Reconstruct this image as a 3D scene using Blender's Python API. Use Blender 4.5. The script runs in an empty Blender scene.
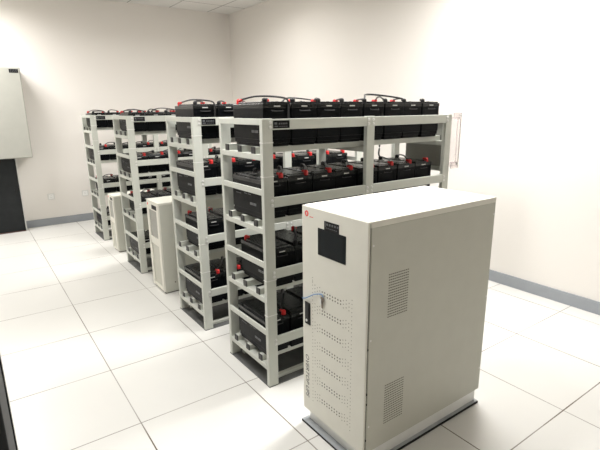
import bpy, bmesh, math, random
from mathutils import Vector, Matrix
random.seed(7)
SC = bpy.context.scene
COL = SC.collection

# ------------------------------------------------------------------ materials
def new_mat(name):
    m = bpy.data.materials.new(name); m.use_nodes = True
    nt = m.node_tree
    return m, nt, nt.nodes['Principled BSDF']

def plain(name, rgb, rough=.5, metal=0., noise=.04, scale=12., bump=0., bscale=300., spec=.5, alpha=None):
    m, nt, b = new_mat(name)
    b.inputs['Roughness'].default_value = rough
    b.inputs['Metallic'].default_value = metal
    b.inputs['Specular IOR Level'].default_value = spec
    tc = nt.nodes.new('ShaderNodeTexCoord')
    n = nt.nodes.new('ShaderNodeTexNoise'); n.inputs['Scale'].default_value = scale
    n.inputs['Detail'].default_value = 5
    nt.links.new(tc.outputs['Object'], n.inputs['Vector'])
    r = nt.nodes.new('ShaderNodeValToRGB')
    r.color_ramp.elements[0].position = .3; r.color_ramp.elements[1].position = .7
    lo = [max(0, c*(1-noise)) for c in rgb]; hi = [min(1, c*(1+noise)) for c in rgb]
    r.color_ramp.elements[0].color = (*lo, 1); r.color_ramp.elements[1].color = (*hi, 1)
    nt.links.new(n.outputs['Fac'], r.inputs['Fac'])
    nt.links.new(r.outputs['Color'], b.inputs['Base Color'])
    if bump:
        n2 = nt.nodes.new('ShaderNodeTexNoise'); n2.inputs['Scale'].default_value = bscale
        nt.links.new(tc.outputs['Object'], n2.inputs['Vector'])
        bp = nt.nodes.new('ShaderNodeBump'); bp.inputs['Strength'].default_value = bump
        bp.inputs['Distance'].default_value = .001
        nt.links.new(n2.outputs['Fac'], bp.inputs['Height'])
        nt.links.new(bp.outputs['Normal'], b.inputs['Normal'])
    return m

M = {}
M['rack'] = plain('grey_green_paint', (.52, .535, .485), .42, noise=.03)
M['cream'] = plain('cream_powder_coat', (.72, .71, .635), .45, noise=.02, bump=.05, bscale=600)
M['cream_shaded'] = plain('shade_toned_cream', (.52, .52, .455), .5, noise=.02, bump=.05, bscale=600)  # the cream coat again, with the shade of the cabinet sides in its colour
M['black'] = plain('battery_case_plastic', (.0025, .0032, .004), .36, noise=.3, scale=8, bump=.12, bscale=160, spec=.09)
M['lid'] = plain('battery_lid_plastic', (.010, .011, .011), .27, noise=.3, scale=10, bump=.08, bscale=120, spec=.3)
M['red'] = plain('red_terminal_rubber', (.62, .02, .02), .4, noise=.08)
M['blackrub'] = plain('black_rubber', (.012, .012, .013), .5, noise=.2, spec=.3)
M['cable'] = plain('black_cable_sheath', (.015, .015, .016), .4, noise=.2)
M['mark'] = plain('pale_print', (.5, .5, .48), .5, noise=.05)
M['dimmark'] = plain('dim_print', (.10, .105, .11), .5, noise=.2, scale=60)
M['cap'] = plain('black_end_cap', (.015, .015, .015), .5)
M['steel'] = plain('zinc_bolt', (.72, .72, .70), .3, .35)
M['white'] = plain('white_nylon', (.7, .7, .67), .5)
M['base'] = plain('dark_grey_base_plate', (.10, .102, .10), .55, noise=.25, scale=9)
M['channel'] = plain('grey_blue_channel', (.34, .36, .375), .4, noise=.1)
M['plinth'] = plain('pale_grey_plinth', (.78, .79, .77), .35)
M['screen'] = plain('display_glass', (.003, .006, .008), .25, noise=.1, spec=.12)
M['panel'] = plain('indicator_panel', (.006, .006, .007), .4, spec=.15)
M['hole'] = plain('vent_hole_dark', (.10, .09, .07), .8)
M['holesm'] = plain('vent_hole_small', (.27, .25, .20), .8)
M['txt'] = plain('dark_grey_print', (.06, .06, .06), .5)
M['logo'] = plain('red_print', (.75, .05, .04), .5)
M['key'] = plain('nickel_key', (.22, .18, .14), .4, .3, noise=.2, scale=60)
M['blue'] = plain('blue_tie', (.08, .22, .45), .45)
M['paper'] = plain('white_paper', (.86, .86, .84), .6)
M['skirt'] = plain('grey_skirting', (.30, .32, .345), .5, noise=.03)
M['box'] = plain('grey_box_paint', (.40, .40, .36), .5, noise=.02)
M['darkcab'] = plain('black_cabinet_paint', (.012, .014, .015), .55, noise=.2, spec=.3)
M['brown'] = plain('brown_kick', (.09, .04, .035), .6)
M['fabricgrey'] = plain('dark_grey_box', (.34, .34, .31), .55)
M['lamp_frame'] = plain('lamp_frame_white', (.8, .8, .8), .4)
M['seam'] = plain('dark_seam', (.12, .11, .09), .7)

def glassm():
    m, nt, b = new_mat('clear_acrylic')
    b.inputs['Base Color'].default_value = (.92, .88, .88, 1)
    b.inputs['Roughness'].default_value = .06
    b.inputs['Transmission Weight'].default_value = .92
    b.inputs['IOR'].default_value = 1.3
    return m
M['acrylic'] = glassm()

def wallm():
    m, nt, b = new_mat('painted_wall')
    b.inputs['Roughness'].default_value = .75
    tc = nt.nodes.new('ShaderNodeTexCoord')
    n = nt.nodes.new('ShaderNodeTexNoise'); n.inputs['Scale'].default_value = 1.3; n.inputs['Detail'].default_value = 4
    nt.links.new(tc.outputs['Object'], n.inputs['Vector'])
    r = nt.nodes.new('ShaderNodeValToRGB')
    r.color_ramp.elements[0].color = (.785, .755, .715, 1); r.color_ramp.elements[1].color = (.81, .78, .74, 1)
    nt.links.new(n.outputs['Fac'], r.inputs['Fac'])
    nt.links.new(r.outputs['Color'], b.inputs['Base Color'])
    n2 = nt.nodes.new('ShaderNodeTexNoise'); n2.inputs['Scale'].default_value = 180
    nt.links.new(tc.outputs['Object'], n2.inputs['Vector'])
    bp = nt.nodes.new('ShaderNodeBump'); bp.inputs['Strength'].default_value = .06; bp.inputs['Distance'].default_value = .001
    nt.links.new(n2.outputs['Fac'], bp.inputs['Height']); nt.links.new(bp.outputs['Normal'], b.inputs['Normal'])
    return m
M['wall'] = wallm()

def tilem(name, rgb, line, size, ox, oy, w, rough, fade=True, var=.02):
    """square tiles with thin joints, in object space"""
    m, nt, b = new_mat(name)
    N, L = nt.nodes.new, nt.links.new
    def math_(op, a, bb=None, c=None):
        n = N('ShaderNodeMath'); n.operation = op
        for i, v in enumerate((a, bb, c)):
            if v is None: continue
            if isinstance(v, (int, float)): n.inputs[i].default_value = v
            else: L(v, n.inputs[i])
        return n.outputs[0]
    tc = N('ShaderNodeTexCoord'); sp = N('ShaderNodeSeparateXYZ'); L(tc.outputs['Object'], sp.inputs[0])
    ds, ids = [], []
    for ax, off in ((0, ox), (1, oy)):
        u = math_('DIVIDE', math_('SUBTRACT', sp.outputs[ax], off), size)
        fl = math_('FLOOR', u); fr = math_('SUBTRACT', u, fl)
        d = math_('MINIMUM', fr, math_('SUBTRACT', 1, fr))
        ds.append(math_('MULTIPLY', d, size)); ids.append(fl)
    line_f = None
    for k, d in enumerate(ds):
        nz = N('ShaderNodeTexNoise'); nz.inputs['Scale'].default_value = 1.1 + k*.4; nz.inputs['Detail'].default_value = 2
        L(tc.outputs['Object'], nz.inputs['Vector'])
        ww = math_('MULTIPLY', math_('ADD', nz.outputs['Fac'], .45 if fade else .6), w)
        f = math_('LESS_THAN', d, ww)
        if fade:
            st = N('ShaderNodeMapRange'); st.inputs[1].default_value = .35; st.inputs[2].default_value = .65
            st.inputs[3].default_value = .45; st.inputs[4].default_value = 1
            L(nz.outputs['Fac'], st.inputs[0]); f = math_('MULTIPLY', f, st.outputs[0])
        line_f = f if line_f is None else math_('MAXIMUM', line_f, f)
    cv = N('ShaderNodeCombineXYZ'); L(ids[0], cv.inputs[0]); L(ids[1], cv.inputs[1])
    wn = N('ShaderNodeTexWhiteNoise'); wn.noise_dimensions = '2D'; L(cv.outputs[0], wn.inputs['Vector'])
    st2 = N('ShaderNodeTexNoise'); st2.inputs['Scale'].default_value = 3.2; st2.inputs['Detail'].default_value = 6
    L(tc.outputs['Object'], st2.inputs['Vector'])
    v = math_('ADD', math_('MULTIPLY', math_('SUBTRACT', wn.outputs['Value'], .5), var*2),
              math_('MULTIPLY', math_('SUBTRACT', st2.outputs['Fac'], .5), var*3))
    v = math_('ADD', v, 1)
    # small scattered specks of dirt
    sc = N('ShaderNodeTexVoronoi'); sc.inputs['Scale'].default_value = 3.3; L(tc.outputs['Object'], sc.inputs['Vector'])
    sk = math_('MULTIPLY', math_('LESS_THAN', sc.outputs['Distance'], .011), .4 if fade else 0.)
    mx = N('ShaderNodeMix'); mx.data_type = 'RGBA'
    mx.inputs[6].default_value = (*rgb, 1); mx.inputs[7].default_value = (*line, 1)
    L(math_('MAXIMUM', line_f, sk), mx.inputs[0])
    vm = N('ShaderNodeVectorMath'); vm.operation = 'SCALE'
    L(mx.outputs[2], vm.inputs[0]); L(v, vm.inputs['Scale']); L(vm.outputs[0], b.inputs['Base Color'])
    L(math_('ADD', math_('MULTIPLY', st2.outputs['Fac'], .12), rough-.06), b.inputs['Roughness'])
    bp = N('ShaderNodeBump'); bp.inputs['Strength'].default_value = .5; bp.inputs['Distance'].default_value = .001; bp.invert = True
    L(line_f, bp.inputs['Height']); L(bp.outputs['Normal'], b.inputs['Normal'])
    return m
M['floor'] = tilem('raised_floor_tiles', (.675, .67, .64), (.10, .075, .05), .6, 0, 0, .0030, .34)
M['ceil'] = tilem('ceiling_tiles', (.74, .73, .71), (.26, .25, .24), .6, 1.6, 4.42, .006, .8, fade=False, var=.01)

def emis(name, rgb, s):
    m, nt, b = new_mat(name)
    b.inputs['Base Color'].default_value = (*rgb, 1)
    b.inputs['Emission Color'].default_value = (*rgb, 1); b.inputs['Emission Strength'].default_value = s
    return m
M['diffuser'] = emis('lamp_diffuser', (1, .96, .88), 3.)

# ------------------------------------------------------------------ mesh helpers
class MB:
    def __init__(s): s.bm = bmesh.new()
    def box(s, x0, x1, y0, y1, z0, z1, bev=0.):
        t = bmesh.new()
        bmesh.ops.create_cube(t, size=1)
        for v in t.verts:
            v.co = Vector(((x0+x1)/2 + v.co.x*(x1-x0), (y0+y1)/2 + v.co.y*(y1-y0), (z0+z1)/2 + v.co.z*(z1-z0)))
        if bev:
            bmesh.ops.bevel(t, geom=t.edges[:], offset=bev, segments=2, affect='EDGES', profile=.5)
        s.merge(t); return s
    def merge(s, t, mat=None):
        me = bpy.data.meshes.new('tmp'); t.to_mesh(me); t.free()
        if mat is not None: me.transform(mat)
        s.bm.from_mesh(me); bpy.data.meshes.remove(me)
    def cyl(s, p, axis, r, h, seg=12, r2=None, bev=0.):
        """cylinder from p along axis (vector) of length h"""
        t = bmesh.new()
        bmesh.ops.create_cone(t, cap_ends=True, segments=seg, radius1=r, radius2=r if r2 is None else r2, depth=h)
        if bev: bmesh.ops.bevel(t, geom=[e for e in t.edges if len(e.link_faces) == 2 and max(len(f.verts) for f in e.link_faces) > 4], offset=bev, segments=2, affect='EDGES')
        a = Vector(axis).normalized()
        q = Vector((0, 0, 1)).rotation_difference(a).to_matrix().to_4x4()
        s.merge(t, Matrix.Translation(Vector(p) + a*h/2) @ q); return s
    def sphere(s, p, r, sc=(1, 1, 1), seg=12):
        t = bmesh.new(); bmesh.ops.create_uvsphere(t, u_segments=seg, v_segments=seg//2+1, radius=r)
        s.merge(t, Matrix.Translation(p) @ Matrix.Diagonal((*sc, 1))); return s
    def tube(s, pts, r, seg=8, n=6):
        """smooth tube through the points"""
        P = [Vector(p) for p in pts]
        Q = []
        for i in range(len(P)-1):
            p0 = P[max(i-1, 0)]; p1 = P[i]; p2 = P[i+1]; p3 = P[min(i+2, len(P)-1)]
            for k in range(n):
                t = k/n
                Q.append(.5*((2*p1) + (-p0+p2)*t + (2*p0-5*p1+4*p2-p3)*t*t + (-p0+3*p1-3*p2+p3)*t**3))
        Q.append(P[-1])
        rings = []; up = Vector((0, 0, 1))
        for i, q in enumerate(Q):
            d = (Q[min(i+1, len(Q)-1)] - Q[max(i-1, 0)]).normalized()
            a = d.cross(up)
            if a.length < .1: a = d.cross(Vector((1, 0, 0)))
            a.normalize(); b = a.cross(d)
            rings.append([s.bm.verts.new(q + a*r*math.cos(2*math.pi*k/seg) + b*r*math.sin(2*math.pi*k/seg)) for k in range(seg)])
        for a, b in zip(rings, rings[1:]):
            for k in range(seg): s.bm.faces.new((a[k], a[(k+1) % seg], b[(k+1) % seg], b[k]))
        s.bm.faces.new(rings[0][::-1]); s.bm.faces.new(rings[-1])
        return s
    def mesh(s, name, mat, smooth=False):
        bmesh.ops.recalc_face_normals(s.bm, faces=s.bm.faces[:])
        me = bpy.data.meshes.new(name); s.bm.to_mesh(me); s.bm.free()
        me.materials.append(mat)
        if smooth:
            for p in me.polygons: p.use_smooth = True
            me.set_sharp_from_angle(angle=math.radians(40))
        return me
    def build(s, name, mat, parent=None, smooth=False, loc=(0, 0, 0)):
        o = bpy.data.objects.new(name, s.mesh(name, mat, smooth)); COL.objects.link(o)
        o.location = loc
        if parent: o.parent = parent
        return o

def tag(o, label=None, cat=None, group=None, kind=None):
    if label:
        o['label'] = label
        n = len(label.split())
        if not 4 <= n <= 16: print('LABEL LENGTH', n, label)
    if cat: o['category'] = cat
    if group: o['group'] = group
    if kind: o['kind'] = kind
    return o

def thing(name, label, cat, loc=(0, 0, 0), rz=0., group=None):
    o = bpy.data.objects.new(name, None); COL.objects.link(o)
    o.location = loc; o.rotation_euler = (0, 0, rz); o.empty_display_size = .1
    return tag(o, label, cat, group)

def copy_tree(o, parent=None):
    c = o.copy(); COL.objects.link(c)
    if parent: c.parent = parent
    for ch in list(KIDS.get(o.name, [])) or list(o.children): copy_tree(ch, c)
    return c
KIDS = {}

def text_obj(s, size, mat, name, parent, mtx, shear=0., extrude=.0004, align='LEFT'):
    cu = bpy.data.curves.new('txt', 'FONT'); cu.body = s; cu.size = size; cu.shear = shear
    cu.extrude = extrude; cu.align_x = align; cu.space_character = 1.03; cu.resolution_u = 3
    t = bpy.data.objects.new('txt', cu); COL.objects.link(t)
    dg = bpy.context.evaluated_depsgraph_get()
    me = bpy.data.meshes.new_from_object(t.evaluated_get(dg))
    bpy.data.objects.remove(t); me.transform(mtx); me.materials.clear(); me.materials.append(mat)
    o = bpy.data.objects.new(name, me); COL.objects.link(o)
    if parent: o.parent = parent
    return o

# ------------------------------------------------------------------ the room
WX, WY, H = 3.18, 4.957, 2.98
XL, YF = -3.0, -4.2
def struct(name, mb, mat): return tag(mb.build(name, mat), kind='structure')
struct('floor', MB().box(XL-.1, WX+.1, YF-.1, WY+.1, -.1, 0), M['floor'])
struct('ceiling', MB().box(XL-.1, WX+.1, YF-.1, WY+.1, H, H+.1), M['ceil'])
struct('wall_right', MB().box(WX, WX+.1, YF-.1, WY+.1, 0, H), M['wall'])
struct('wall_back', MB().box(XL-.1, WX, WY, WY+.1, 0, H), M['wall'])
struct('wall_left', MB().box(XL-.1, XL, YF-.1, WY, 0, H), M['wall'])
struct('wall_front', MB().box(XL, WX, YF-.1, YF, 0, H), M['wall'])
struct('baseboard_right', MB().box(WX-.012, WX, YF, WY, 0, .1, .002), M['skirt'])
struct('baseboard_back', MB().box(XL, WX-.012, WY-.012, WY, 0, .1, .002), M['skirt'])
struct('baseboard_left', MB().box(XL, XL+.012, YF, WY-.012, 0, .1, .002), M['skirt'])
struct('trim_1', MB().box(XL, WX, WY-.014, WY, H-.014, H), M['wall'])
struct('trim_2', MB().box(WX-.014, WX, YF, WY-.014, H-.014, H), M['wall'])

# ceiling lights (the room's own troffers, all above the frame)
def troffer(x, y, power, where):
    t = thing('ceiling_light', 'white recessed ceiling light panel ' + where, 'ceiling light', (x, y, H), 0, 'recessed ceiling lights')
    f = MB()
    f.box(-.6, -.57, -.3, .3, -.012, -.001); f.box(.57, .6, -.3, .3, -.012, -.001)
    f.box(-.57, .57, -.3, -.27, -.012, -.001); f.box(-.57, .57, .27, .3, -.012, -.001)
    f.build('frame', M['lamp_frame'], t)
    MB().box(-.57, .57, -.27, .27, -.005, -.001).build('diffuser', M['diffuser'], t)
    l = bpy.data.lights.new('tube_light', 'AREA'); l.shape = 'RECTANGLE'; l.size = 1.1; l.size_y = .4
    l.energy = power; l.color = (1, .985, .977); l.spread = math.radians(160)
    lo = bpy.data.objects.new('tube_light', l); COL.objects.link(lo); lo.parent = t; lo.location = (0, 0, -.016)
for args in [(1.7, 2.92, 11, 'above the rear racks near the right wall'), (2.2, -.1, 27, 'above the front racks near the right wall'),
             (-.8, 4.12, 25, 'at the left above the open floor'), (.1, .0, 18, 'above the open floor near the black equipment cabinet')]:
    troffer(*args)

# ------------------------------------------------------------------ battery racks
L_, D_ = 1.475, .482            # length (x) and depth (y), origin at near left corner
PW, PT = .060, .028
SH = [1.306, .922, .535, .130]       # top of each shelf bar
GE = [1.482, 1.129, .737, .345]      # top of each end guard bar
GL = [1.479, 1.084, .692, .297]      # top of each long guard rail
RY = [.100, .246, .392]              # runner centres
RH = .034
ORD = ['top', 'second', 'third', 'bottom']
def make_rack():
    r = thing('battery_rack', 'tmp tmp tmp tmp', 'rack')
    for x in (0, .703, L_-PW):
        for y in (0, D_-PT):
            MB().box(x, x+PW, y, y+PT, .003, 1.482, .0025).build('post', M['rack'], r)
    for z in SH:
        for x in (0, .708, L_-.05):
            MB().box(x, x+.05, PT, D_-PT, z-.030, z, .002).build('shelf_bar', M['rack'], r)
    for z in GE:
        for x in (0, L_-.012):
            MB().box(x, x+.012, PT, D_-PT, z-.032, z, .002).build('guard_bar', M['rack'], r)
    for z in GL:
        for y0 in (.001, D_-.017):
            for x0, x1 in ((PW, .703), (.763, L_-PW)):
                g = MB().box(x0, x1, y0, y0+.016, z-.053, z, .002).build('guard_rail', M['rack'], r)
                yb, ax = (0, -1) if y0 < .1 else (D_, 1)
                b = MB()
                for xb in (x0-.012, x1+.012):
                    for zb in (z-.015, z-.039): b.cyl((xb, yb, zb), (0, ax, 0), .0085, .002, 12); b.cyl((xb, yb, zb), (0, ax, 0), .0058, .007, 6)
                b.build('bolt_set', M['steel'], g)
    for z in SH:
        for y in RY:
            rn = MB().box(.006, L_-.006, y-.018, y+.018, z, z+RH, .002).build('runner', M['rack'], r)
            MB().box(0, .006, y-.0185, y+.0185, z-.0005, z+RH+.0005, .001).build('end_cap', M['cap'], rn)
            MB().box(L_-.006, L_, y-.0185, y+.0185, z-.0005, z+RH+.0005, .001).build('end_cap', M['cap'], rn)
    MB().box(-.002, L_+.002, -.002, D_+.002, 0, .004).build('base_plate', M['base'], r)
    for yb in (.045, D_-.075):
        MB().box(PW, L_-PW, yb, yb+.028, .006, .026, .002).build('base_rail', M['rack'], r)
    pl = MB().box(.064, .162, -.0015, .001, 1.433, 1.471).build('name_plate', M['panel'], r)
    mk = MB()
    mk.box(.071, .087, -.0019, -.0015, 1.452, 1.463); mk.box(.071, .092, -.0019, -.0015, 1.440, 1.446)
    for k in range(5): mk.box(.097+k*.011, .104+k*.011, -.0019, -.0015, 1.452, 1.460)
    for k in range(4): mk.box(.100+k*.013, .110+k*.013, -.0019, -.0015, 1.441, 1.444)
    mk.build('plate_lettering', M['dimmark'], pl)
    for z in (1.362, 1.192, .634, .432):
        t = MB(); e = .0018
        t.box(-e, PW+e, -e, 0, z, z+.004); t.box(-e, PW+e, PT, PT+e, z, z+.004)
        t.box(-e, 0, 0, PT, z, z+.004); t.box(PW, PW+e, 0, PT, z, z+.004)
        t.build('zip_tie', M['white'], r)
    return r

# ------------------------------------------------------------------ batteries
BW, BL = .1655, .322
def make_battery(h, tall):
    """origin under its middle; long side along y; both terminals along its right (+x) side, red one at the front (-y)"""
    b = thing('battery', 'tmp tmp tmp tmp', 'battery')
    w, l = BW/2, BL/2
    hb = h - .030
    m = MB()
    m.box(-w+.009, w-.009, -l+.010, l-.010, 0, hb*.10, .003)
    m.box(-w+.004, w-.004, -l+.005, l-.005, hb*.08, hb*.20, .003)
    m.box(-w+.0015, w-.0015, -l+.002, l-.002, hb*.19, hb, .003)
    for sx in (-1, 1):                       # vertical ribs on the long sides
        for k in range(9):
            y = -l+.035+k*(BL-.07)/8
            m.box(sx*(w-.0018)-.0008, sx*(w-.0018)+.0008, y-.003, y+.003, hb*.40, hb*.86)
    for sy in (-1, 1):
        for k in (-1, 1): m.box(k*w*.72-.004, k*w*.72+.004, sy*(l-.002)-.0015, sy*(l-.002)+.0015, hb*.4, hb*.9)
    m.build('case', M['black'], b)
    m = MB()
    m.box(-w+.0005, w-.0005, -l, l, hb-.002, h-.010, .003)
    m.box(-w+.014, w-.014, -l+.040, l-.040, h-.012, h, .003)       # raised middle of the lid
    m.box(-w+.010, w-.050, -l+.006, -l+.036, h-.012, h-.002, .002)
    m.box(-w+.010, w-.050, l-.036, l-.006, h-.012, h-.002, .002)
    for k in range(6): m.cyl((-w+.045, -.1+k*.04, h), (0, 0, 1), .009, .0015, 10)
    m.build('lid', M['lid'], b)
    for sy in (-1, 1):
        MB().tube([(-.03, sy*(l+.001), hb-.012), (-.03, sy*(l+.004), hb-.016), (.03, sy*(l+.004), hb-.016), (.03, sy*(l+.001), hb-.012)], .003, 6, 3).build('rope_handle', M['blackrub'], b, True)
        MB().box(-.019, .019, sy*(l+.0002)-.0004, sy*(l+.0002)+.0004, hb+.004, hb+.010).build('end_label', M['mark'], b)
    tx = w-.026
    for y, mt, nm in ((-l+.026, 'red', 'red_terminal_cap'), (l-.026, 'blackrub', 'black_terminal_cap')):
        m = MB()
        m.cyl((tx, y, h-.012), (0, 0, 1), .0135, .018, 12, .0125, .003)
        m.sphere((tx, y, h+.007), .0135, (1, 1, .85))
        m.cyl((tx, y, h+.008), (-.25, (1 if y < 0 else -1)*1, .1), .0085, .026, 10, .007, .002)
        m.build(nm, M[mt], b, True)
    for sx in (-1, 1):
        m = MB()
        X = sx*(w-.0003)
        # pale printed type on the long sides (too small to read in the photograph)
        for k, (y0, y1, z0, z1) in enumerate([(.055, .082, .70, .74), (.088, .118, .70, .74), (.06, .078, .60, .625), (.082, .116, .60, .625),
                                              (-.105, -.075, .36, .43), (-.070, -.04, .36, .43), (-.01, .02, .64, .66), (-.05, -.02, .64, .66)]):
            m.box(X-.0006, X+.0006, -sx*y0 if sx > 0 else y0, -sx*y1 if sx > 0 else y1, hb*z0, hb*z1)
        m.build('side_print', M['dimmark'], b)
    return b

def cable_mesh(dx, dy, arc, side, r=.0047):
    """from (0,0,0) to (dx,dy,0) arching upwards"""
    m = MB()
    m.tube([(0, 0, 0), (dx*.04+side*.5, dy*.10, arc*.30+.002), (dx*.35+side*1.5, dy*.35, arc), (dx*.68+side, dy*.66, arc*.85), (dx*.97, dy*.90, arc*.30+.002), (dx, dy, 0)], r, 7, 5)
    return m.mesh('battery_cable', M['cable'], True)

rack0 = make_rack()
bigb = make_battery(.224, True); smallb = make_battery(.168, False)
RACKS = [(.683, -.128, 'front rack', 'frontmost', 'big'), (.683, .734, 'second rack', 'second', 'big'),
         (.683, 2.205, 'third rack', 'third', 'small'), (.683, 3.66, 'rear rack', 'rearmost', 'small')]
RLAB = ['pale grey steel battery rack nearest the camera, beside the large cream cabinet',
        'pale grey steel battery rack just behind the nearest rack, second from the front',
        'pale grey steel battery rack third from the front, between the two small cream cabinets',
        'pale grey steel battery rack farthest from the camera, nearest the back wall']
NTH = ['leftmost', 'second from left', 'third from left', 'fourth from left', 'fifth from left', 'sixth from left', 'seventh from left', 'rightmost']
NUM = ['first', 'second', 'third', 'fourth', 'fifth', 'sixth', 'seventh', 'eighth']
used_r = used = None
protos = {'big': bigb, 'small': smallb}; first = {'big': True, 'small': True}
PITCH = .1685
cabs = {}
for ri, (rx, ry, rn, rank, kind) in enumerate(RACKS):
    r = rack0 if ri == 0 else copy_tree(rack0)
    r.location = (rx, ry, 0); r['label'] = RLAB[ri]; r['group'] = 'battery racks in a row'
    h = .224 if kind == 'big' else .168
    for t in range(4):
        z = SH[t] + RH
        flip = (t % 2 == 0)                       # tiers 1 and 3 turned round: red at the rear, on the left
        # x start of the row
        xs = (.024, .0135, .045, .0135)[t]
        xs += PITCH/2
        yc = RY[1] - .06 if t == 0 else RY[1] - .035
        yc = (.192, .220, .205, .215)[t]
        for k in range(8):
            xk = xs + k*PITCH + (.004 if k > 3 else 0)
            if first[kind]: b = protos[kind]; first[kind] = False
            else: b = copy_tree(protos[kind])
            jx, jy = random.uniform(-.0008, .0008), random.uniform(-.004, .004)
            b.location = (rx+xk+jx, ry+yc+jy, z)
            b.rotation_euler = (0, 0, math.pi if flip else 0)
            size = 'tall' if kind == 'big' else 'low'
            tag(b, '%s black battery, %s on the %s shelf of the %s' % (size, NTH[k], ORD[t], rn), 'battery',
                'batteries on the %s shelf of the %s' % (ORD[t], rn))
        tx = BW/2-.026; ty = BL/2-.026
        for k in range(7):
            g = PITCH + (.004 if k == 3 else 0)
            var = random.choice((0, 1, 2))
            arc = (.010, .020, .006)[var]; sd = (.004, -.006, .009)[var]
            key = (flip, k == 3, var)
            if key not in cabs:
                # tiers 1,3: black in front -> next red at the rear ; tiers 2,4: red in front -> previous black at the rear
                cabs[key] = cable_mesh(g, 2*ty, arc, sd)
            o = bpy.data.objects.new('battery_cable', cabs[key]); COL.objects.link(o)
            xk = xs + k*PITCH + (.004 if k > 3 else 0)
            if flip: o.location = (rx+xk-tx, ry+yc-ty, z+h+.010)
            else:    o.location = (rx+xk+tx, ry+yc-ty, z+h+.010)
            tag(o, 'black cable joining %s and %s batteries from left, %s shelf of %s' % (NUM[k], NUM[k+1], ORD[t], rn), 'cable',
                'jumper cables on the %s shelf of the %s' % (ORD[t], rn))
    # string-end cables
    z = SH[0]+RH+h+.010; xs = .024+PITCH/2; yc = .192; tx = BW/2-.026; ty = BL/2-.026
    m = MB(); X0 = rx+xs-tx; Y1 = ry+yc+ty
    m.tube([(X0, Y1, z), (X0+.012, Y1-.03, z+.006), (X0+.03, Y1-.12, z+.018), (X0+.05, Y1-.22, z+.017), (X0+.09, ry+.03, z+.009),
            (X0+.117, ry+.022, z-.005), (X0+.119, ry+.022, z-.04), (X0+.119, ry+.022, z-.10)], .0048, 8, 5)
    o = m.build('battery_cable', M['cable'], None, True)
    tag(o, 'black cable arching from the leftmost red cap down the front of %s' % rn, 'cable')
    xf = xs + 4*PITCH + .004 - tx
    m = MB(); X0 = rx+xf; 
    m.tube([(X0, ry+yc-ty, z), (X0+.03, ry+yc-ty+.03, z+.016), (X0+.14, ry+yc, z+.034), (X0+.24, ry+yc-.02, z+.030), (X0+.32, ry+yc-ty+.03, z+.012), (X0+PITCH*2, ry+yc-ty, z)], .0055, 8, 5)
    o = m.build('battery_cable', M['cable'], None, True)
    tag(o, 'long black cable looping over middle batteries on top of %s' % rn, 'cable')
    # drop cable between top and second tier, at the rear
    z2 = SH[1]+RH+h+.02
    m = MB(); X1 = rx+1.20
    m.tube([(X1, ry+.385, z-.06), (X1+.01, ry+.40, z-.16), (X1+.012, ry+.405, z2+.06), (X1-.008, ry+.39, z2+.012), (rx+BW/2+.0135+6*PITCH+.004+BW/2-.026, ry+.220+BL/2-.026, z2-.010)], .006, 8, 5)
    o = m.build('drop_cable', M['cable'], None, True)
    tag(o, 'black cable dropping behind the batteries between top two shelves of %s' % rn, 'cable')

# isolator box on the far end of the front rack
j = thing('isolator_box', 'flat grey box with clear cover fixed to right end of nearest rack', 'electrical box', (.683+L_, -.128, 0))
MB().box(0, .022, .045, .395, 1.10, 1.475, .003).build('case', M['fabricgrey'], j)
for y in (-.005, .30):
    for z in (1.155, 1.455):
        MB().cyl((.0 if y < 0 else .022, y+.012, z), (1, 0, 0), .007, .085 if y < 0 else .063, 10).build('spacer', M['acrylic' if y < 0 else 'steel'], j)
c = MB(); c.box(.076, .080, -.012, .345, 1.12, 1.492, .001)
c.box(.0, .080, -.016, -.012, 1.12, 1.165, .001); c.box(.0, .080, -.016, -.012, 1.45, 1.492, .001)
c.box(.072, .080, -.016, -.012, 1.165, 1.45, .001); c.box(.040, .048, -.016, -.012, 1.165, 1.45, .001)
c.build('clear_cover', M['acrylic'], j)
c = MB()
for z in (1.145, 1.475): c.cyl((.080, -.002, z), (1, 0, 0), .008, .006, 8); c.cyl((.062, -.017, z), (0, -1, 0), .006, .004, 8)
c.build('cover_nut_set', M['steel'], j)

# ------------------------------------------------------------------ the large cabinet in front
UX0, UX1, UY0, UY1, UZ = .675, 1.503, -.897, -.467, 1.112
u = thing('ups_cabinet', 'large cream power cabinet with black display standing in front of the racks', 'cabinet', (UX0, UY0, 0))
W, Dp = UY1-UY0, UX1-UX0      # local: x = depth, y = width
b = MB()
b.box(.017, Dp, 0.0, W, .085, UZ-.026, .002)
body = b.build('body', M['cream_shaded'], u)
tp = MB(); tp.box(.015, Dp+.001, -.001, W+.001, UZ-.026, UZ, .003); tp = tp.build('top_panel', M['cream'], u)
lb = MB().box(.036, .092, .012, .118, UZ, UZ+.0006).build('paper_label', M['paper'], u)
mk = MB()
for k in range(5): mk.box(.045+k*.009, .048+k*.009, .022, .100-(k % 2)*.02, UZ+.0006, UZ+.0009)
mk.build('label_print', M['dimmark'], lb)
MB().box(.010, .017, .005, W-.005, .092, UZ-.008).build('door_gap', M['seam'], u)
d = MB().box(0, .010, 0, W, .080, UZ-.001, .003).build('door', M['cream'], u)
y_ = lambda Y: Y-UY0
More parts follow.
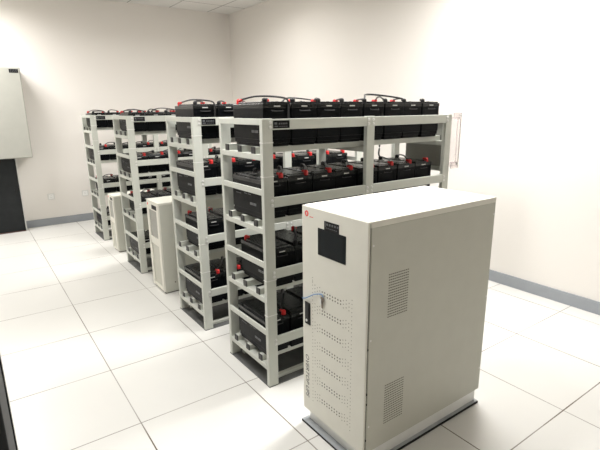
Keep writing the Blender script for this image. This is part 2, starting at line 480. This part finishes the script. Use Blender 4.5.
# display + keypad
s = MB().box(-.0015, .002, y_(-.769), y_(-.585), .908, 1.029, .0005).build('display', M['screen'], d)
f = MB().box(-.0022, -.0015, y_(-.757), y_(-.597), .920, 1.018).build('screen_glass', M['screen'], s)
s = MB().box(-.0018, .002, y_(-.725), y_(-.629), 1.029, 1.068, .0005).build('indicator_panel', M['panel'], d)
mk = MB()
for k in range(5): mk.box(-.0022, -.0018, y_(-.645-k*.017), y_(-.655-k*.017), 1.051, 1.060)
mk.box(-.0022, -.0018, y_(-.637), y_(-.641), 1.043, 1.063)
for k in range(6): mk.box(-.0022, -.0018, y_(-.640-k*.013), y_(-.649-k*.013), 1.038, 1.0405)
mk.build('indicator_print', M['dimmark'], s)
# red round badge with a white mark, small red writing
lg = MB().cyl((0, y_(-.503), 1.078), (-1, 0, 0), .0135, .0006, 28).build('round_badge', M['logo'], d)
mk = MB(); mk.box(-.0010, -.0006, y_(-.4985), y_(-.5015), 1.071, 1.084); mk.box(-.0010, -.0006, y_(-.5045), y_(-.5075), 1.071, 1.084); mk.box(-.0010, -.0006, y_(-.4985), y_(-.5075), 1.0765, 1.0790)
mk.build('badge_mark', M['paper'], lg)
mk = MB()
for k in range(5): mk.box(-.0006, 0, y_(-.524-k*.0055), y_(-.528-k*.0055), 1.065, 1.0685)
mk.build('badge_print', M['logo'], d)
# handle
hd = MB().box(-.004, .001, y_(-.5265), y_(-.4875), .545, .656, .002).build('handle', M['panel'], d)
MB().box(-.0075, -.004, y_(-.520), y_(-.494), .578, .648, .0015).build('swing_lever', M['blackrub'], hd)
MB().cyl((-.004, y_(-.503), .565), (-1, 0, 0), .0065, .003, 14).build('lock_barrel', M['steel'], hd)
# perforation: seven bow-tie bands of round holes between two dotted columns
big, sm = MB(), MB()
def hole(m, y, z, r): m.cyl((.0001, y_(y), z), (-1, 0, 0), r, .0003, 8)
cols = [-.544-k*.0178 for k in range(16)]
bands = [.7335-i*.0905 for i in range(7)]
for bi, zc in enumerate(bands):
    for k, y in enumerate(cols):
        e = abs(k-7.5)
        if bi == 0 and k < 5: pass
        if e <= 4:
            for s_ in (-1, 1): hole(big, y, zc+s_*.0075+(k % 2)*.0015, .0040)
        elif e < 7:
            n = 3
            for q in range(n): hole(sm, y, zc+(q-(n-1)/2)*.0165+(k % 2)*.007, .0028)
        else:
            for q in range(5): hole(sm, y, zc+(q-2)*.018, .0024)
for q in range(3): hole(sm, cols[0], .788-q*.012, .0024)
big.build('vent_holes', M['hole'], d); sm.build('small_vent_holes', M['holesm'], d)
# vertical italic writing, read from top to bottom
# glyph x -> -z, glyph y(up) -> -y
mt = Matrix(((0, 0, -1, -.0002), (0, -1, 0, y_(-.4885)), (-1, 0, 0, .382), (0, 0, 0, 1)))
tx = text_obj('OVERTOP UPS', .0365, M['txt'], 'lettering', d, mt, .25)
xsz = [v.co.z for v in tx.data.vertices]; span = max(xsz)-min(xsz); top_ = max(xsz)
for v in tx.data.vertices: v.co.z = .382 - (top_-v.co.z)*(.228/span)
# side vents: rows of small slots
for zt in (.881, .378):
    m = MB()
    for rr in range(17):
        z = zt - rr*.01155
        for k in range(11):
            x = .793-UX0 + k*.0109
            m.box(x, x+.0078, -.0005, .0002, z-.0042, z-.0005)
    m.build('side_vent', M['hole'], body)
for (x, z) in ((.702, 1.016), (.701, .616), (.703, .214), (1.492, 1.03), (1.493, .61), (1.49, .211)):
    MB().cyl((x-UX0, 0, z), (0, -1, 0), .0045, .0015, 10).build('screw', M['steel'], body)
for z in (.578, .373, .325, .149):
    MB().cyl((.0135, .0045, z), (0, -1, 0), .0055, .003, 10).build('hinge_pin', M['panel'], d)
m = MB(); m.box(.026, Dp-.006, .016, W-.016, .006, .085, .002); m.build('plinth', M['plinth'], u)
m = MB()
for (x0, x1, y0, y1) in ((-.008, .032, 0, W+.004), (Dp-.03, Dp+.002, 0, W+.004)): m.box(x0, x1, y0, y1, 0, .012, .001)
m.box(.032, Dp-.03, 0, .034, 0, .012, .001); m.box(.032, Dp-.03, W-.03, W, 0, .012, .001)
ch = m.build('floor_channel', M['channel'], u)
m = MB(); m.box(-.010, -.006, 0, W+.004, 0, .010, .0005); m.box(-.006, Dp, -.004, .001, 0, .010, .0005)
m.build('channel_shadow_strip', M['panel'], ch)  # black strips standing in for the shadow lines along the channel edges

# key hanging from a blue tie
k = tag(MB().tube([(UX0-.003, -.4675, .664), (UX0-.006, -.50, .676), (UX0-.006, -.56, .712), (UX0-.006, -.60, .728), (UX0-.005, -.619, .731), (UX0-.004, -.624, .722), (UX0-.001, -.622, .716)], .0022, 6, 5).build('blue_tie', M['blue'], None, True),
        'thin blue plastic tie running across the large cream cabinet door', 'tie')
k = thing('key', 'small metal key hanging from the blue tie on the cream cabinet door', 'key', (UX0-.006, -.622, .668))
m = MB(); t = .0012
m.cyl((-t, 0, .040), (1, 0, 0), .0135, 2*t, 16); m.box(-t, t, -.006, .006, .024, .036)
m.box(-t, t, -.0045, .0035, 0, .026)
for q in range(3): m.box(-t, t, .0035, .006, .003+q*.007, .007+q*.007)
m.build('blade_and_bow', M['key'], k)
MB().tube([(0, 0, .053), (-.002, .003, .058), (0, .001, .064), (.002, -.002, .058), (0, 0, .053)], .0009, 6, 4).build('key_ring', M['steel'], k, True)
MB().box(-.0035, -.0016, .004, .014, .018, .044, .0005).build('second_key_bow', M['steel'], k)

# ------------------------------------------------------------------ the two small cabinets between the racks
def small_cab(x, y0, y1, h, dep, label, lo=.0):
    w = y1-y0
    c = thing('ups_cabinet', label, 'cabinet', (x, y0, 0))
    MB().box(.014, dep, 0, w, .01, h-.018, .002).build('body', M['cream_shaded'], c)
    MB().box(.014, dep-.01, .006, w-.006, 0, .01).build('plinth', M['seam'], c)
    MB().box(.002, dep+.002, -.002, w+.002, h-.018, h, .003).build('top_panel', M['cream'], c)
    # door frame with two recessed panels
    f = MB(); fw = w*.16
    f.box(0, .014, 0, fw, .02, h-.018, .001); f.box(0, .014, w-fw, w, .02, h-.018, .001)
    for z0, z1 in ((.02, h*.06), (h*.52, h*.60), (h*.90, h-.018)): f.box(0, .014, fw, w-fw, z0, z1, .001)
    d = f.build('door', M['cream'], c)
    MB().box(.008, .014, fw, w-fw, h*.06, h*.52).build('vent_panel', M['cream_shaded'], d)
    MB().box(.008, .014, fw, w-fw, h*.60, h*.90).build('window_panel', M['fabricgrey'], d)
    MB().box(-.002, .0, w*.12, w*.52, h*.918, h*.962).build('indicator_panel', M['panel'], d)
    MB().cyl((0, w*.88, h*.955), (-1, 0, 0), .011, .0008, 20).build('round_badge', M['logo'], d)
    m = MB(); m.box(-.002, 0, w*.82, w*.90, h*.50, h*.60, .0005); m.build('handle', M['cream_shaded'], d)
    MB().cyl((.10, 0, h*.115), (0, -1, 0), .006, .002, 10).build('screw', M['seam'], c)
small_cab(.683, 1.568, 1.855, .789, .60, 'small cream cabinet between the second and third battery racks')
small_cab(.686, 3.045, 3.262, .635, .50, 'shortest cream cabinet, between the third and rear battery racks')

# ------------------------------------------------------------------ left and back wall things
w = thing('wall_box', 'large grey distribution box hung on the back wall at left', 'electrical box', (-.55, 4.655, .962))
MB().box(0, .705, .012, .302, 0, 1.088, .004).build('case', M['box'], w)
dd = MB().box(.006, .699, 0, .012, .006, 1.082, .003).build('door', M['box'], w)
pl = MB().box(.588, .684, -.0015, 0, 1.022, 1.066).build('name_plate', M['panel'], dd)
mk = MB()
for q in range(3): mk.box(.600+q*.026, .618+q*.026, -.002, -.0015, 1.050, 1.058)
for q in range(4): mk.box(.598+q*.02, .610+q*.02, -.002, -.0015, 1.034, 1.040)
mk.build('plate_lettering', M['dimmark'], pl)
w = thing('floor_cabinet', 'black cabinet standing on the floor under the grey wall box', 'cabinet', (-.62, 4.79, 0))
MB().box(0, .585, .012, .155, .012, .955, .003).build('case', M['darkcab'], w)
dd = MB().box(.004, .580, 0, .012, .03, .95, .002).build('door', M['darkcab'], w)
MB().box(.0, .585, .004, .15, 0, .012).build('kick_strip', M['brown'], w)
MB().box(.53, .545, -.008, 0, .5, .58, .002).build('handle', M['blackrub'], dd)
tag(MB().box(-.033, -.020, 4.80, 4.9445, 0, .958, .002).build('cable_trunking', M['white']), 'narrow white cable trunking beside the black floor cabinet', 'trunking')
for i, (x, lab) in enumerate(((.330, 'white wall socket nearer the black cabinet'), (.764, 'white wall socket nearer the racks'))):
    s = thing('wall_socket', lab, 'socket', (x, WY, .395))
    MB().box(-.043, .043, -.008, 0, -.043, .043, .003).build('face_plate', M['white'], s)
    MB().box(-.030, .030, -.0095, -.008, -.030, .030, .001).build('socket_insert', M['paper'], s)
    h = MB()
    for (a, c_) in ((-.008, .010), (.008, .010), (0, -.012), (-.010, -.010), (.010, -.010)): h.box(a-.0015, a+.0015, -.0100, -.0094, c_-.004, c_+.004)
    h.build('pin_holes', M['seam'], s)

# black equipment cabinet at the left edge, next to the camera
w = thing('server_cabinet', 'tall black equipment cabinet at the bottom left edge', 'cabinet', (-1.125, -1.08, 0))
MB().box(0, .596, .0, .985, .03, 2.0, .003).build('case', M['darkcab'], w)
MB().box(.004, .602, .985, 1.003, .03, 1.995, .002).build('door', M['darkcab'], w)
MB().box(.602, .604, .990, 1.003, .03, 1.99).build('door_edge_trim', M['plinth'], w)
MB().box(.02, .57, .02, .96, 0, .03).build('plinth', M['darkcab'], w)

# ------------------------------------------------------------------ camera
cam = bpy.data.cameras.new('camera'); co = bpy.data.objects.new('camera', cam); COL.objects.link(co)
F_PX = 462.155
cam.sensor_fit = 'HORIZONTAL'; cam.sensor_width = 36; cam.lens = F_PX*36/600; cam.clip_start = .05
yaw, pitch, roll = .6169, -.2466, -.0109
fw = Vector((math.sin(yaw)*math.cos(pitch), math.cos(yaw)*math.cos(pitch), math.sin(pitch)))
rt = Vector((math.cos(yaw), -math.sin(yaw), 0)); up = rt.cross(fw)
r2 = rt*math.cos(roll)+up*math.sin(roll); u2 = -rt*math.sin(roll)+up*math.cos(roll)
mt = Matrix((r2, u2, -fw)).transposed().to_4x4(); mt.translation = Vector((-.5056, -2.1153, 1.5276))
co.matrix_world = mt
SC.camera = co

wd = bpy.data.worlds.new('world'); SC.world = wd; wd.use_nodes = True
wd.node_tree.nodes['Background'].inputs[0].default_value = (1, 1, 1, 1)
wd.node_tree.nodes['Background'].inputs[1].default_value = .0
SC.view_settings.view_transform = 'Standard'; SC.view_settings.look = 'None'
SC.view_settings.gamma = 1; SC.view_settings.use_curve_mapping = False
SC.view_settings.exposure = 1.32
SC.cycles.max_bounces = 10; SC.cycles.diffuse_bounces = 6
